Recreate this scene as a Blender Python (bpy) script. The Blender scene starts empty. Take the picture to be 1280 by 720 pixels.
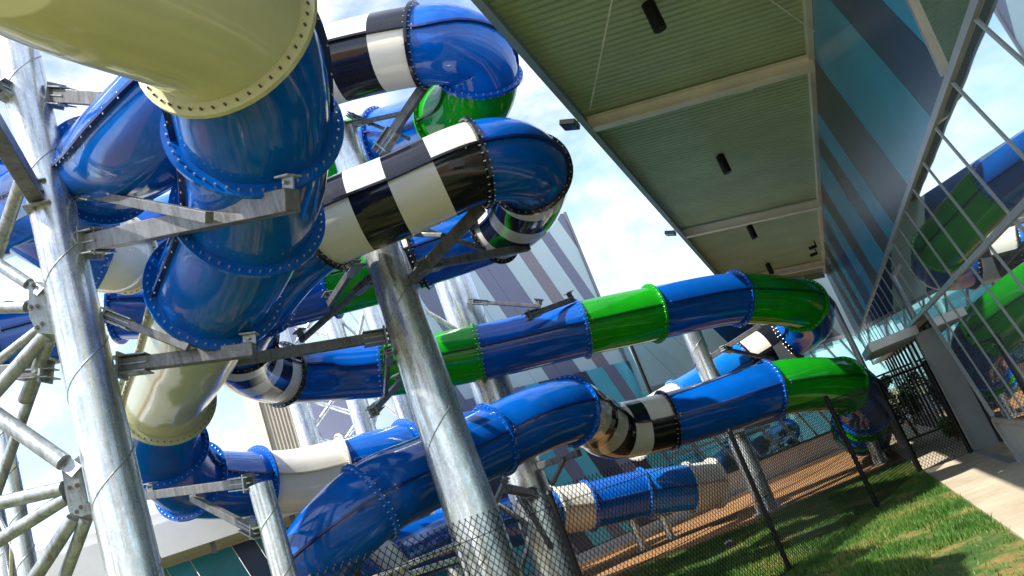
import bpy, bmesh, math, random
from mathutils import Vector as V, Matrix, noise
random.seed(7)
R = math.radians
scn = bpy.context.scene
COL = scn.collection

# ------------------------------------------------------------------ camera
F = 1031.188
PITCH, ROLL, AZ = R(15.31923), R(-20.86037), R(16.69894)
CAM = V((0, 0, 1.55))
fw = V((0, math.cos(PITCH), math.sin(PITCH)))
up0 = V((0, -math.sin(PITCH), math.cos(PITCH)))
r0 = V((1, 0, 0))
cr, sr = math.cos(ROLL), math.sin(ROLL)
rt = r0 * cr + up0 * sr
upv = -r0 * sr + up0 * cr

def ray(x, y):
    return rt * ((x - 640) / F) - upv * ((y - 360) / F) + fw

def P(x, y, d):
    return CAM + ray(x, y) * d

def G(x, y, z=0.0):
    v = ray(x, y)
    return CAM + v * ((z - CAM.z) / v.z)

def proj(p):
    q = p - CAM
    z = q.dot(fw)
    return 640 + F * q.dot(rt) / z, 360 - F * q.dot(upv) / z, z

def onplane(x, y, p0, n):
    v = ray(x, y)
    return CAM + v * ((p0 - CAM).dot(n) / v.dot(n))

dv = V((math.sin(AZ), math.cos(AZ), 0))       # along the building on the right
nv = V((math.cos(AZ), -math.sin(AZ), 0))      # towards that building

def B(s, p, z):
    return dv * s + nv * p + V((0, 0, z))

cam = bpy.data.cameras.new('camera')
cam.sensor_width = 36.0
cam.lens = F * 36.0 / 1280.0
cam.clip_start = 0.05
cam.clip_end = 3000
co = bpy.data.objects.new('camera', cam)
co.matrix_world = Matrix(((rt.x, upv.x, -fw.x, CAM.x), (rt.y, upv.y, -fw.y, CAM.y),
                          (rt.z, upv.z, -fw.z, CAM.z), (0, 0, 0, 1)))
COL.objects.link(co)
scn.camera = co

# ------------------------------------------------------------------ materials
def newmat(name):
    m = bpy.data.materials.new(name)
    m.use_nodes = True
    nt = m.node_tree
    b = nt.nodes['Principled BSDF']
    return m, nt, b

def N(nt, t, **kw):
    n = nt.nodes.new(t)
    for k, v in kw.items():
        if k in n.inputs:
            n.inputs[k].default_value = v
        else:
            setattr(n, k, v)
    return n

def ramp(nt, fac, stops):
    r = nt.nodes.new('ShaderNodeValToRGB')
    els = r.color_ramp.elements
    while len(els) < len(stops):
        els.new(0.5)
    for e, (p, c) in zip(els, stops):
        e.position = p
        e.color = (c[0], c[1], c[2], 1)
    nt.links.new(fac, r.inputs['Fac'])
    return r.outputs['Color']

def coords(nt, scale=(1, 1, 1), kind='Object'):
    tc = nt.nodes.new('ShaderNodeTexCoord')
    mp = nt.nodes.new('ShaderNodeMapping')
    mp.inputs['Scale'].default_value = scale
    nt.links.new(tc.outputs[kind], mp.inputs['Vector'])
    return mp.outputs['Vector']

def noise_tex(nt, vec, scale, detail=4, rough=0.55):
    n = N(nt, 'ShaderNodeTexNoise')
    n.inputs['Scale'].default_value = scale
    n.inputs['Detail'].default_value = detail
    n.inputs['Roughness'].default_value = rough
    nt.links.new(vec, n.inputs['Vector'])
    return n.outputs['Fac']

def bump(nt, b, h, strength, dist=0.02):
    bp = nt.nodes.new('ShaderNodeBump')
    bp.inputs['Strength'].default_value = strength
    bp.inputs['Distance'].default_value = dist
    nt.links.new(h, bp.inputs['Height'])
    nt.links.new(bp.outputs['Normal'], b.inputs['Normal'])

def gel(name, c, var=0.22, rough=0.07, trans=0.0, coat=0.0):
    """glossy fibreglass gelcoat with slight mottling, water marks and scuffs"""
    m, nt, b = newmat(name)
    v = coords(nt)
    n = noise_tex(nt, v, 1.7, 6, 0.65)
    lo = [x * (1 - var) for x in c]
    hi = [min(0.9, x * (1 + var)) for x in c]
    colr = ramp(nt, n, [(0.3, lo), (0.7, hi)])
    gn = noise_tex(nt, coords(nt, (5.0, 5.0, 0.7)), 1.6, 8, 0.72)
    gm = ramp(nt, gn, [(0.52, (0, 0, 0)), (0.80, (0.20, 0.20, 0.20))])
    dm = N(nt, 'ShaderNodeMix', data_type='RGBA')
    nt.links.new(gm, dm.inputs[0]); nt.links.new(colr, dm.inputs[6])
    dm.inputs[7].default_value = (c[0] * .6 + .05, c[1] * .6 + .05, c[2] * .6 + .045, 1)
    colr = dm.outputs[2]
    nt.links.new(colr, b.inputs['Base Color'])
    n2 = noise_tex(nt, v, 9.0, 5, 0.7)
    rr = ramp(nt, n2, [(0.42, (rough * .8,) * 3), (0.78, (rough * 2.4,) * 3)])
    ra = N(nt, 'ShaderNodeMath', operation='MULTIPLY_ADD')
    nt.links.new(gm, ra.inputs[0]); ra.inputs[1].default_value = 0.7; nt.links.new(rr, ra.inputs[2])
    nt.links.new(ra.outputs[0], b.inputs['Roughness'])
    b.inputs['Coat Weight'].default_value = coat
    b.inputs['Coat Roughness'].default_value = 0.05
    n3 = noise_tex(nt, v, 3.5, 2, 0.5)
    bump(nt, b, n3, 0.06, 0.03)
    if trans > 0:
        tr = N(nt, 'ShaderNodeBsdfTranslucent')
        nt.links.new(colr, tr.inputs['Color'])
        mx = N(nt, 'ShaderNodeMixShader')
        mx.inputs[0].default_value = trans
        out = nt.nodes['Material Output']
        nt.links.new(b.outputs[0], mx.inputs[1])
        nt.links.new(tr.outputs[0], mx.inputs[2])
        nt.links.new(mx.outputs[0], out.inputs['Surface'])
    return m

def plain(name, c, rough=0.5, metal=0.0, var=0.15, scale=3.0, spec=0.5, bmp=0.0, stretch=(1, 1, 1)):
    m, nt, b = newmat(name)
    v = coords(nt, stretch)
    n = noise_tex(nt, v, scale, 6, 0.6)
    nt.links.new(ramp(nt, n, [(0.28, [x * (1 - var) for x in c]), (0.72, [min(.95, x * (1 + var)) for x in c])]), b.inputs['Base Color'])
    b.inputs['Roughness'].default_value = rough
    b.inputs['Metallic'].default_value = metal
    b.inputs['Specular IOR Level'].default_value = spec
    if bmp:
        bump(nt, b, n, bmp, 0.02)
    return m

def galv(name, c=(0.74, 0.78, 0.79), metal=0.80, rough=0.27):
    m, nt, b = newmat(name)
    v = coords(nt, (1, 1, 0.35))
    n = noise_tex(nt, v, 5.0, 8, 0.7)
    vo = N(nt, 'ShaderNodeTexVoronoi')
    vo.inputs['Scale'].default_value = 34
    nt.links.new(coords(nt), vo.inputs['Vector'])
    mix = N(nt, 'ShaderNodeMix', data_type='RGBA')
    mix.inputs[0].default_value = 0.22
    nt.links.new(ramp(nt, n, [(0.3, [x * .62 for x in c]), (0.55, c), (0.75, [min(.9, x * 1.35) for x in c])]), mix.inputs[6])
    nt.links.new(ramp(nt, vo.outputs['Color'], [(0.2, [x * .6 for x in c]), (0.8, [min(.9, x * 1.4) for x in c])]), mix.inputs[7])
    st = noise_tex(nt, coords(nt, (7.0, 7.0, 0.35)), 1.5, 8, 0.7)
    mul = N(nt, 'ShaderNodeMix', data_type='RGBA', blend_type='MULTIPLY')
    mul.inputs[0].default_value = 1.0
    nt.links.new(mix.outputs[2], mul.inputs[6])
    nt.links.new(ramp(nt, st, [(0.34, (0.55, 0.54, 0.50)), (0.5, (1, 1, 1)), (0.72, (1.15, 1.16, 1.18))]), mul.inputs[7])
    nt.links.new(mul.outputs[2], b.inputs['Base Color'])
    b.inputs['Metallic'].default_value = metal
    n2 = noise_tex(nt, v, 11.0, 5, 0.7)
    nt.links.new(ramp(nt, n2, [(0.35, (rough * .75,) * 3), (0.7, (rough * 1.5,) * 3)]), b.inputs['Roughness'])
    bump(nt, b, n2, 0.12, 0.01)
    return m

M = {}
M['b'] = gel('blue_gelcoat', (0.0005, 0.098, 0.47), trans=0.05)
M['l'] = gel('light_blue_gelcoat', (0.005, 0.16, 0.58), trans=0.10)
M['g'] = gel('green_gelcoat', (0.010, 0.40, 0.012), trans=0.28)
M['c'] = gel('cream_gelcoat', (0.52, 0.54, 0.32), var=0.05, trans=0.10)
M['w'] = gel('white_gelcoat', (0.78, 0.76, 0.67), var=0.05, trans=0.10)
M['k'] = gel('black_gelcoat', (0.010, 0.011, 0.018))
M['bs'] = plain('shaded_blue_seam', (0.001, 0.016, 0.13), 0.3)  # darkened tube colours, painting the shadow line along the seam
M['gs'] = plain('shaded_green_seam', (0.003, 0.09, 0.006), 0.3)
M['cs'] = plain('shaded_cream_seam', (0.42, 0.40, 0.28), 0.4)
M['bolt'] = plain('bolt_steel', (0.62, 0.64, 0.66), 0.3, 0.8)
M['boltd'] = plain('dark_bolt_steel', (0.12, 0.11, 0.09), 0.5, 0.6)
M['galv'] = galv('galvanised_steel')
M['galvd'] = galv('weathered_galvanised_steel', (0.36, 0.40, 0.41), 0.7, 0.42)
M['arm'] = galv('dull_grey_steel', (0.17, 0.175, 0.18), 0.5, 0.45)
M['blackmetal'] = plain('black_powder_coat', (0.005, 0.005, 0.006), 0.5, spec=0.3)
M['wire'] = plain('black_coated_wire', (0.008, 0.009, 0.010), 0.6, spec=0.2)
M['soffit'] = plain('khaki_corrugated_sheet', (0.38, 0.50, 0.29), 0.45, 0.0, 0.12, 1.2)
M['beam'] = plain('pale_painted_steel', (0.74, 0.73, 0.60), 0.5, 0.0, 0.12, 2.0)
M['fascia'] = plain('grey_green_painted_steel', (0.20, 0.27, 0.25), 0.45)
M['teal'] = plain('teal_cladding', (0.006, 0.27, 0.46), 0.24, 0.0, 0.14, 1.1, bmp=0.05)
M['navy'] = plain('navy_cladding', (0.008, 0.045, 0.14), 0.26, 0.0, 0.2, 1.1, bmp=0.05)
M['brown'] = plain('charcoal_cladding', (0.035, 0.036, 0.046), 0.30, 0.0, 0.2, 1.1, bmp=0.05)
M['bright'] = plain('bright_blue_cladding', (0.006, 0.30, 0.58), 0.26, 0.0, 0.12, 1.1)
M['pale'] = plain('pale_blue_cladding', (0.46, 0.58, 0.61), 0.4, 0.0, 0.06, 0.6)
M['tealf'] = plain('light_teal_cladding', (0.10, 0.46, 0.58), 0.3, 0.1, 0.10, 0.8)
M['navyf'] = plain('slate_cladding', (0.05, 0.065, 0.10), 0.35, 0.1, 0.12, 0.8)
M['palet'] = plain('pale_teal_panel', (0.33, 0.52, 0.55), 0.35, 0.0, 0.10, 0.6)
M['lilac'] = plain('lilac_grey_cladding', (0.155, 0.17, 0.25), 0.4, 0.0, 0.08, 0.6)
M['mauve'] = plain('warm_grey_cladding', (0.21, 0.19, 0.215), 0.4, 0.0, 0.08, 0.6)
M['alu'] = plain('grey_aluminium_frame', (0.36, 0.38, 0.39), 0.35, 0.5, 0.12)
M['alud'] = plain('dark_aluminium_frame', (0.03, 0.032, 0.035), 0.4, 0.3, 0.12)
M['greywall'] = plain('grey_rendered_wall', (0.55, 0.56, 0.57), 0.8, 0.0, 0.12, 2.5, bmp=0.1)
M['jamb'] = plain('grey_painted_jamb', (0.27, 0.30, 0.30), 0.6, 0.0, 0.10, 2.0)
M['white'] = plain('white_painted_sheet', (0.80, 0.80, 0.77), 0.5, 0.0, 0.05)
M['creamsheet'] = plain('cream_soffit', (0.74, 0.66, 0.47), 0.6, 0.0, 0.08)
M['beige'] = plain('beige_ribbed_sheet', (0.29, 0.27, 0.21), 0.55, 0.0, 0.10)
M['paper'] = plain('white_paper', (0.8, 0.8, 0.78), 0.8)

def glass_mat(name, c, rough=0.015):
    m, nt, b = newmat(name)
    b.inputs['Base Color'].default_value = (*c, 1)
    b.inputs['Metallic'].default_value = 0.92
    b.inputs['Roughness'].default_value = rough
    n = noise_tex(nt, coords(nt), 0.45, 2, 0.4)
    bump(nt, b, n, 0.05, 0.05)
    return m
M['glass'] = glass_mat('coated_mirror_glass', (0.66, 0.76, 0.79))
M['glassd'] = glass_mat('dark_tinted_glass', (0.22, 0.34, 0.36), 0.05)
M['glasst'] = glass_mat('teal_tinted_glass', (0.20, 0.50, 0.55), 0.06)
M['glasst'].node_tree.nodes['Principled BSDF'].inputs['Metallic'].default_value = 0.5
def clear_glass(name):
    m, nt, b = newmat(name)
    tr = N(nt, 'ShaderNodeBsdfTransparent'); tr.inputs['Color'].default_value = (0.55, 0.80, 0.82, 1)
    gl = N(nt, 'ShaderNodeBsdfGlossy'); gl.inputs['Roughness'].default_value = 0.02
    gl.inputs['Color'].default_value = (0.8, 0.95, 0.97, 1)
    mx = N(nt, 'ShaderNodeMixShader'); mx.inputs[0].default_value = 0.22
    nt.links.new(tr.outputs[0], mx.inputs[1]); nt.links.new(gl.outputs[0], mx.inputs[2])
    nt.links.new(mx.outputs[0], nt.nodes['Material Output'].inputs['Surface'])
    return m
M['cglass'] = clear_glass('clear_pool_hall_glass')
M['black_in'] = plain('interior_shade_black', (0.010, 0.012, 0.012), 0.6)  # near-black colour stands in for shade inside the passage

def ground_mat():
    m, nt, b = newmat('orange_dirt')
    v = coords(nt)
    n1 = noise_tex(nt, v, 0.55, 7, 0.62)
    n2 = noise_tex(nt, v, 9.0, 6, 0.7)
    n3 = noise_tex(nt, v, 60.0, 3, 0.7)
    c1 = ramp(nt, n1, [(0.3, (0.24, 0.115, 0.045)), (0.5, (0.36, 0.19, 0.075)), (0.72, (0.42, 0.26, 0.12))])
    c2 = ramp(nt, n2, [(0.3, (0.55, 0.52, 0.48)), (0.7, (1.1, 1.06, 1.0))])
    mx = N(nt, 'ShaderNodeMix', data_type='RGBA', blend_type='MULTIPLY')
    mx.inputs[0].default_value = 0.8
    nt.links.new(c1, mx.inputs[6]); nt.links.new(c2, mx.inputs[7])
    nt.links.new(mx.outputs[2], b.inputs['Base Color'])
    b.inputs['Roughness'].default_value = 0.95
    ad = N(nt, 'ShaderNodeMath', operation='ADD')
    nt.links.new(n2, ad.inputs[0]); nt.links.new(n3, ad.inputs[1])
    bump(nt, b, ad.outputs[0], 0.5, 0.03)
    return m
M['dirt'] = ground_mat()

def lawn_mat():
    m, nt, b = newmat('patchy_turf')
    v = coords(nt)
    n1 = noise_tex(nt, v, 1.1, 7, 0.68)
    n2 = noise_tex(nt, v, 14.0, 5, 0.7)
    c1 = ramp(nt, n1, [(0.34, (0.02, 0.07, 0.006)), (0.47, (0.05, 0.11, 0.012)), (0.55, (0.19, 0.16, 0.045)), (0.66, (0.30, 0.17, 0.07))])
    c2 = ramp(nt, n2, [(0.3, (0.55, 0.55, 0.5)), (0.7, (1.15, 1.12, 1.0))])
    mx = N(nt, 'ShaderNodeMix', data_type='RGBA', blend_type='MULTIPLY')
    mx.inputs[0].default_value = 0.8
    nt.links.new(c1, mx.inputs[6]); nt.links.new(c2, mx.inputs[7])
    nt.links.new(mx.outputs[2], b.inputs['Base Color'])
    b.inputs['Roughness'].default_value = 0.95
    bump(nt, b, n2, 0.5, 0.03)
    return m
M['lawn'] = lawn_mat()

def blade_mat():
    m, nt, b = newmat('grass_blade')
    v = coords(nt)
    n1 = noise_tex(nt, v, 1.3, 4, 0.6)
    n2 = noise_tex(nt, v, 25.0, 2, 0.6)
    ad = N(nt, 'ShaderNodeMath', operation='MULTIPLY_ADD')
    nt.links.new(n2, ad.inputs[0]); ad.inputs[1].default_value = 0.5
    nt.links.new(n1, ad.inputs[2])
    nt.links.new(ramp(nt, ad.outputs[0], [(0.5, (0.018, 0.085, 0.006)), (0.75, (0.06, 0.16, 0.014)), (0.95, (0.25, 0.24, 0.06))]), b.inputs['Base Color'])
    b.inputs['Roughness'].default_value = 0.6
    return m
M['blade'] = blade_mat()

def concrete_mat():
    m, nt, b = newmat('pale_concrete')
    v = coords(nt)
    vs = coords(nt, (1.0, 1.2, 1.0))
    n1 = noise_tex(nt, vs, 0.8, 8, 0.7)
    n2 = noise_tex(nt, v, 22.0, 6, 0.7)
    c1 = ramp(nt, n1, [(0.3, (0.34, 0.28, 0.19)), (0.55, (0.48, 0.42, 0.32)), (0.75, (0.56, 0.51, 0.41))])
    c2 = ramp(nt, n2, [(0.3, (0.8, 0.78, 0.75)), (0.7, (1.05, 1.04, 1.02))])
    mx = N(nt, 'ShaderNodeMix', data_type='RGBA', blend_type='MULTIPLY')
    mx.inputs[0].default_value = 0.7
    nt.links.new(c1, mx.inputs[6]); nt.links.new(c2, mx.inputs[7])
    nt.links.new(mx.outputs[2], b.inputs['Base Color'])
    b.inputs['Roughness'].default_value = 0.85
    bump(nt, b, n2, 0.2, 0.01)
    return m
M['concrete'] = concrete_mat()

def leaf_mat(name, a, c):
    m, nt, b = newmat(name)
    n = noise_tex(nt, coords(nt), 4.0, 3, 0.6)
    nt.links.new(ramp(nt, n, [(0.35, a), (0.7, c)]), b.inputs['Base Color'])
    b.inputs['Roughness'].default_value = 0.55
    return m
M['leaf'] = leaf_mat('dark_green_leaf', (0.018, 0.05, 0.010), (0.07, 0.13, 0.025))
M['stem'] = plain('brown_stem', (0.10, 0.07, 0.04), 0.8)

# ------------------------------------------------------------------ object helpers
class MB:
    """collects geometry for ONE mesh object with several material slots"""
    def __init__(s):
        s.v, s.f, s.mi, s.sm = [], [], [], []

    def add(s, vs, fs, mi=0, smooth=False):
        o = len(s.v)
        s.v.extend(vs)
        for f in fs:
            s.f.append([i + o for i in f]); s.mi.append(mi); s.sm.append(smooth)

    def box(s, c, ax, ay, az, mi=0):
        """c centre; ax, ay, az half-extent vectors"""
        vs = [c + ax * i + ay * j + az * k for i in (-1, 1) for j in (-1, 1) for k in (-1, 1)]
        fs = [(0, 1, 3, 2), (4, 6, 7, 5), (0, 4, 5, 1), (2, 3, 7, 6), (0, 2, 6, 4), (1, 5, 7, 3)]
        s.add(vs, fs, mi)

    def beam(s, a, b, w, h, up=V((0, 0, 1)), mi=0):
        t = (b - a)
        L = t.length
        t = t / L
        sd = t.cross(up)
        if sd.length < 1e-3:
            sd = t.cross(V((1, 0, 0)))
        sd.normalize()
        u = sd.cross(t).normalized()
        s.box((a + b) / 2, t * L / 2, sd * w / 2, u * h / 2, mi)

    def tube(s, a, b, ra, rb=None, n=12, mi=0, caps=True, smooth=True):
        rb = ra if rb is None else rb
        t = (b - a).normalized()
        x = t.cross(V((0, 0, 1)))
        if x.length < 1e-3:
            x = V((1, 0, 0))
        x.normalize(); y = t.cross(x)
        vs = []
        for q, r in ((a, ra), (b, rb)):
            for i in range(n):
                an = 2 * math.pi * i / n
                vs.append(q + x * math.cos(an) * r + y * math.sin(an) * r)
        s.add(vs, [(i, (i + 1) % n, n + (i + 1) % n, n + i) for i in range(n)], mi, smooth)
        if caps:
            s.add(vs[:n], [tuple(range(n))[::-1]], mi)
            s.add(vs[n:], [tuple(range(n))], mi)

    def poly(s, pts, n, th, mi=0):
        """flat polygon given thickness th along -n"""
        k = len(pts)
        vs = list(pts) + [p - n * th for p in pts]
        s.add(vs, [tuple(range(k)), tuple(range(k, 2 * k))[::-1]] + [(i, k + i, k + (i + 1) % k, (i + 1) % k) for i in range(k)], mi)

    def build(s, name, mats, parent=None, bevel=0.0):
        if not isinstance(mats, (list, tuple)):
            mats = [mats]
        me = bpy.data.meshes.new(name)
        org = V((0, 0, 0))
        me.from_pydata([tuple(v) for v in s.v], [], s.f)
        for m in mats:
            me.materials.append(m)
        me.polygons.foreach_set('material_index', s.mi)
        me.polygons.foreach_set('use_smooth', s.sm)
        me.update()
        bm = bmesh.new(); bm.from_mesh(me)
        if not getattr(s, 'keep_normals', False):
            bmesh.ops.recalc_face_normals(bm, faces=bm.faces)
        bm.to_mesh(me); bm.free()
        o = bpy.data.objects.new(name, me)
        COL.objects.link(o)
        if parent is not None:
            o.parent = parent
            o.matrix_parent_inverse = parent_matrix(parent).inverted()
        if bevel:
            bv = o.modifiers.new('edge_bevel', 'BEVEL')
            bv.width = bevel; bv.segments = 2; bv.limit_method = 'ANGLE'; bv.angle_limit = R(50)
        return o

def parent_matrix(o):
    m = Matrix.Translation(o.location)
    if o.parent:
        m = parent_matrix(o.parent) @ o.matrix_parent_inverse @ m
    return m

def tag(o, label=None, cat=None, group=None, kind=None):
    if label: o['label'] = label
    if cat: o['category'] = cat
    if group: o['group'] = group
    if kind: o['kind'] = kind
    return o

def thing(name, loc, label, cat, group=None):
    o = bpy.data.objects.new(name, None)
    o.empty_display_size = 0.3
    o.location = loc
    COL.objects.link(o)
    return tag(o, label, cat, group, 'thing')

# ------------------------------------------------------------------ world and sun
SUN_AZ, SUN_EL = R(234), R(54)       # azimuth clockwise from +Y
def make_world():
    w = bpy.data.worlds.new('World')
    scn.world = w
    w.use_nodes = True
    nt = w.node_tree
    bg = nt.nodes['Background']
    sky = N(nt, 'ShaderNodeTexSky')
    sky.sky_type = 'NISHITA'
    sky.sun_disc = False
    sky.sun_elevation = SUN_EL
    sky.sun_rotation = SUN_AZ
    sky.air_density = 1.0
    sky.dust_density = 0.6
    tc = N(nt, 'ShaderNodeTexCoord')
    mp = N(nt, 'ShaderNodeMapping')
    mp.inputs['Scale'].default_value = (1.0, 1.0, 1.9)
    mp.inputs['Location'].default_value = (0.62, 0.25, 0.4)
    nt.links.new(tc.outputs['Generated'], mp.inputs['Vector'])
    n1 = noise_tex(nt, mp.outputs['Vector'], 3.1, 9, 0.62)
    n2 = noise_tex(nt, mp.outputs['Vector'], 11.0, 6, 0.6)
    ad = N(nt, 'ShaderNodeMath', operation='MULTIPLY_ADD')
    nt.links.new(n2, ad.inputs[0]); ad.inputs[1].default_value = 0.30
    nt.links.new(n1, ad.inputs[2])
    mask = ramp(nt, ad.outputs[0], [(0.53, (0, 0, 0)), (0.80, (1, 1, 1))])
    cl = ramp(nt, n2, [(0.3, (2.3, 2.5, 3.1)), (0.7, (4.9, 4.9, 4.9))])
    mx = N(nt, 'ShaderNodeMix', data_type='RGBA')
    nt.links.new(mask, mx.inputs[0])
    nt.links.new(sky.outputs[0], mx.inputs[6])
    nt.links.new(cl, mx.inputs[7])
    nt.links.new(mx.outputs[2], bg.inputs['Color'])
    bg.inputs['Strength'].default_value = 0.15
make_world()
sl = bpy.data.lights.new('sun', 'SUN')
sl.energy = 3.4
sl.angle = R(0.55)
sl.color = (1.0, 0.94, 0.84)
so = bpy.data.objects.new('sun', sl)
sd = V((math.sin(SUN_AZ) * math.cos(SUN_EL), math.cos(SUN_AZ) * math.cos(SUN_EL), math.sin(SUN_EL)))
so.rotation_euler = sd.to_track_quat('Z', 'Y').to_euler()
so.location = sd * 60
COL.objects.link(so)
scn.view_settings.view_transform = 'Standard'
scn.view_settings.look = 'None'
scn.view_settings.exposure = 1.32
scn.view_settings.gamma = 1.0

# ------------------------------------------------------------------ slides
TUBE_R = 0.55
NS = 36

def catmull(pts, n=26):
    out = []
    p = [pts[0] * 2 - pts[1]] + pts + [pts[-1] * 2 - pts[-2]]
    for i in range(1, len(p) - 2):
        p0, p1, p2, p3 = p[i - 1], p[i], p[i + 1], p[i + 2]
        t0 = 0.0
        t1 = t0 + max(1e-4, (p1 - p0).length) ** 0.5
        t2 = t1 + max(1e-4, (p2 - p1).length) ** 0.5
        t3 = t2 + max(1e-4, (p3 - p2).length) ** 0.5
        for k in range(n):
            t = t1 + (t2 - t1) * k / n
            a1 = p0 * ((t1 - t) / (t1 - t0)) + p1 * ((t - t0) / (t1 - t0))
            a2 = p1 * ((t2 - t) / (t2 - t1)) + p2 * ((t - t1) / (t2 - t1))
            a3 = p2 * ((t3 - t) / (t3 - t2)) + p3 * ((t - t2) / (t3 - t2))
            b1 = a1 * ((t2 - t) / (t2 - t0)) + a2 * ((t - t0) / (t2 - t0))
            b2 = a2 * ((t3 - t) / (t3 - t1)) + a3 * ((t - t1) / (t3 - t1))
            out.append(b1 * ((t2 - t) / (t2 - t1)) + b2 * ((t - t1) / (t2 - t1)))
    out.append(pts[-1].copy())
    return out

def flange(mb, c, t, s, u, r, out=0.078, th=0.026, mi=0, bolts=30, bmi=1, bolt_r=0.011):
    """bolted joint ring: two plates round the tube with bolt heads on both faces"""
    n = 48
    prof = [(r * 0.985, -th), (r + 0.025, -th), (r + out, -th * 0.8), (r + out, th * 0.8), (r + 0.025, th), (r * 0.985, th)]
    vs = []
    for i in range(n):
        a = 2 * math.pi * i / n
        d = s * math.cos(a) + u * math.sin(a)
        for (rr, z) in prof:
            vs.append(c + d * rr + t * z)
    k = len(prof)
    fs = []
    for i in range(n):
        j = (i + 1) % n
        for q in range(k - 1):
            fs.append((i * k + q, j * k + q, j * k + q + 1, i * k + q + 1))
    mb.add(vs, fs, mi, False)
    for i in range(bolts):
        a = 2 * math.pi * (i + .5) / bolts
        d = s * math.cos(a) + u * math.sin(a)
        q = c + d * (r + out * 0.58)
        mb.tube(q - t * (th + .022), q + t * (th + .022), bolt_r, None, 6, bmi, True, False)

def slide(name, label, group, pts, r=TUBE_R, bolts=36, fo=.07, kf=True, band=0.58):
    """pts: (px, py, depth, code) - code starts a new section of that colour at the point;
       b blue, l light blue, g green, c cream, x chequered, X chequered with the other phase"""
    ctl = [P(x, y, d) for x, y, d, c in pts]
    ns = 26
    raw = catmull(ctl, ns)
    # section starts in raw index, then smooth
    th = thing(name, V((ctl[0].x, ctl[0].y, 0)), label, 'water slide', group)
    nraw = len(raw)
    tang = []
    for i in range(nraw):
        a = raw[max(0, i - 1)]; b = raw[min(nraw - 1, i + 1)]
        tang.append((b - a).normalized())
    side = []
    prev = None
    for t in tang:
        s = t.cross(V((0, 0, 1)))
        if s.length > 0.35 or prev is None:
            s.normalize()
            if prev is not None and s.dot(prev) < 0:
                s = -s
        else:
            s = (prev - t * prev.dot(t)).normalized()
        if prev is not None:
            s = (prev * 0.35 + s * 0.65)
            s = (s - t * s.dot(t)).normalized()
        side.append(s); prev = s
    ups = [side[i].cross(tang[i]).normalized() for i in range(nraw)]
    arc = [0.0]
    for i in range(1, nraw):
        arc.append(arc[-1] + (raw[i] - raw[i - 1]).length)
    marks = [(i * ns, p[3]) for i, p in enumerate(pts[:-1]) if p[3]]
    ends = [m[0] for m in marks[1:]] + [nraw - 1]
    prevcode = None
    for (i0, code), i1 in zip(marks, ends):
        # subsample rings about every 7 cm
        idx = [i0]; last = arc[i0]
        for i in range(i0 + 1, i1):
            if arc[i] - last > 0.07:
                idx.append(i); last = arc[i]
        idx.append(i1)
        mb = MB(); mb.keep_normals = True
        rings = []
        checker = code in 'xX'
        # chequer bands get exact ring edges
        for i in idx:
            c = raw[i]
            rings.append([c + side[i] * math.cos(2 * math.pi * k / NS) * r + ups[i] * math.sin(2 * math.pi * k / NS) * r for k in range(NS)])
        vs = [v for rg in rings for v in rg]
        L = arc[i1] - arc[i0]
        nb = max(2, round(L / band + .2))
        fs, mi = [], []
        for q in range(len(idx) - 1):
            am = (arc[idx[q]] + arc[idx[q + 1]]) / 2 - arc[i0]
            bnd = int(am / L * nb)
            for k in range(NS):
                k2 = (k + 1) % NS
                fs.append((q * NS + k, q * NS + k2, (q + 1) * NS + k2, (q + 1) * NS + k))
                top = k < NS // 2
                mi.append(((bnd + (1 if top else 0) + (1 if code == 'X' else 0)) % 2) if checker else 0)
        o = 0
        mb.v = vs; mb.f = fs; mb.mi = mi; mb.sm = [True] * len(fs)
        mats = [M['w'], M['k']] if checker else [M[code]]
        sec = mb.build('tube_section', mats, th)
        nm = {'b': 'blue tube section', 'l': 'light blue tube section', 'g': 'green tube section', 'c': 'cream tube section', 'w': 'white tube section', 'x': 'black and cream chequered tube section', 'X': 'black and cream chequered tube section'}[code]
        sec['label'] = nm
        # seam flanges: ribs along both sides with bolts
        if len(idx) > 2:
            sm = M[{'b': 'bs', 'l': 'bs', 'g': 'gs', 'c': 'cs', 'w': 'cs', 'x': 'k', 'X': 'k'}[code]]  # rib colour carries the shadow under the seam
            for sg in (-1, 1):
                sb = MB()
                vv = []
                for i in idx:
                    c = raw[i]
                    base = c + side[i] * sg * (r - 0.01)
                    tip = c + side[i] * sg * (r + 0.05)
                    vv += [base - ups[i] * .02, tip - ups[i] * .016, tip + ups[i] * .016, base + ups[i] * .02]
                ff = []
                for q in range(len(idx) - 1):
                    for e in range(3):
                        ff.append((q * 4 + e, q * 4 + e + 1, (q + 1) * 4 + e + 1, (q + 1) * 4 + e))
                sb.add(vv, ff, 0)
                la = arc[i0] + .12
                for i in range(i0, i1):
                    if arc[i] >= la:
                        la += 0.22 if bolts > 40 else 99
                        q = raw[i] + side[i] * sg * (r + 0.035)
                        sb.tube(q - ups[i] * .036, q + ups[i] * .036, .008, None, 6, 1, True, False)
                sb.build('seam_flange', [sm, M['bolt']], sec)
        # joint at the start of the section
        fm = prevcode if prevcode else code
        fm = 'k' if (fm in 'xX' or (checker and kf)) else fm
        fb = MB()
        flange(fb, raw[i0], tang[i0], side[i0], ups[i0], r, fo, bolts=bolts, bolt_r=.010 if fo > .1 else .0085)
        fb.build('joint_flange', [M[fm], M['boltd'] if fm in 'cw' else M['bolt']], th)
        prevcode = code
    fb = MB()
    flange(fb, raw[-1], tang[-1], side[-1], ups[-1], r, fo, bolts=bolts, bolt_r=.009)
    fb.build('joint_flange', [M[prevcode if prevcode not in 'xX' else 'k'], M['bolt']], th)
    return th, raw, side, ups

SG = 'tube water slides'
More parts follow.
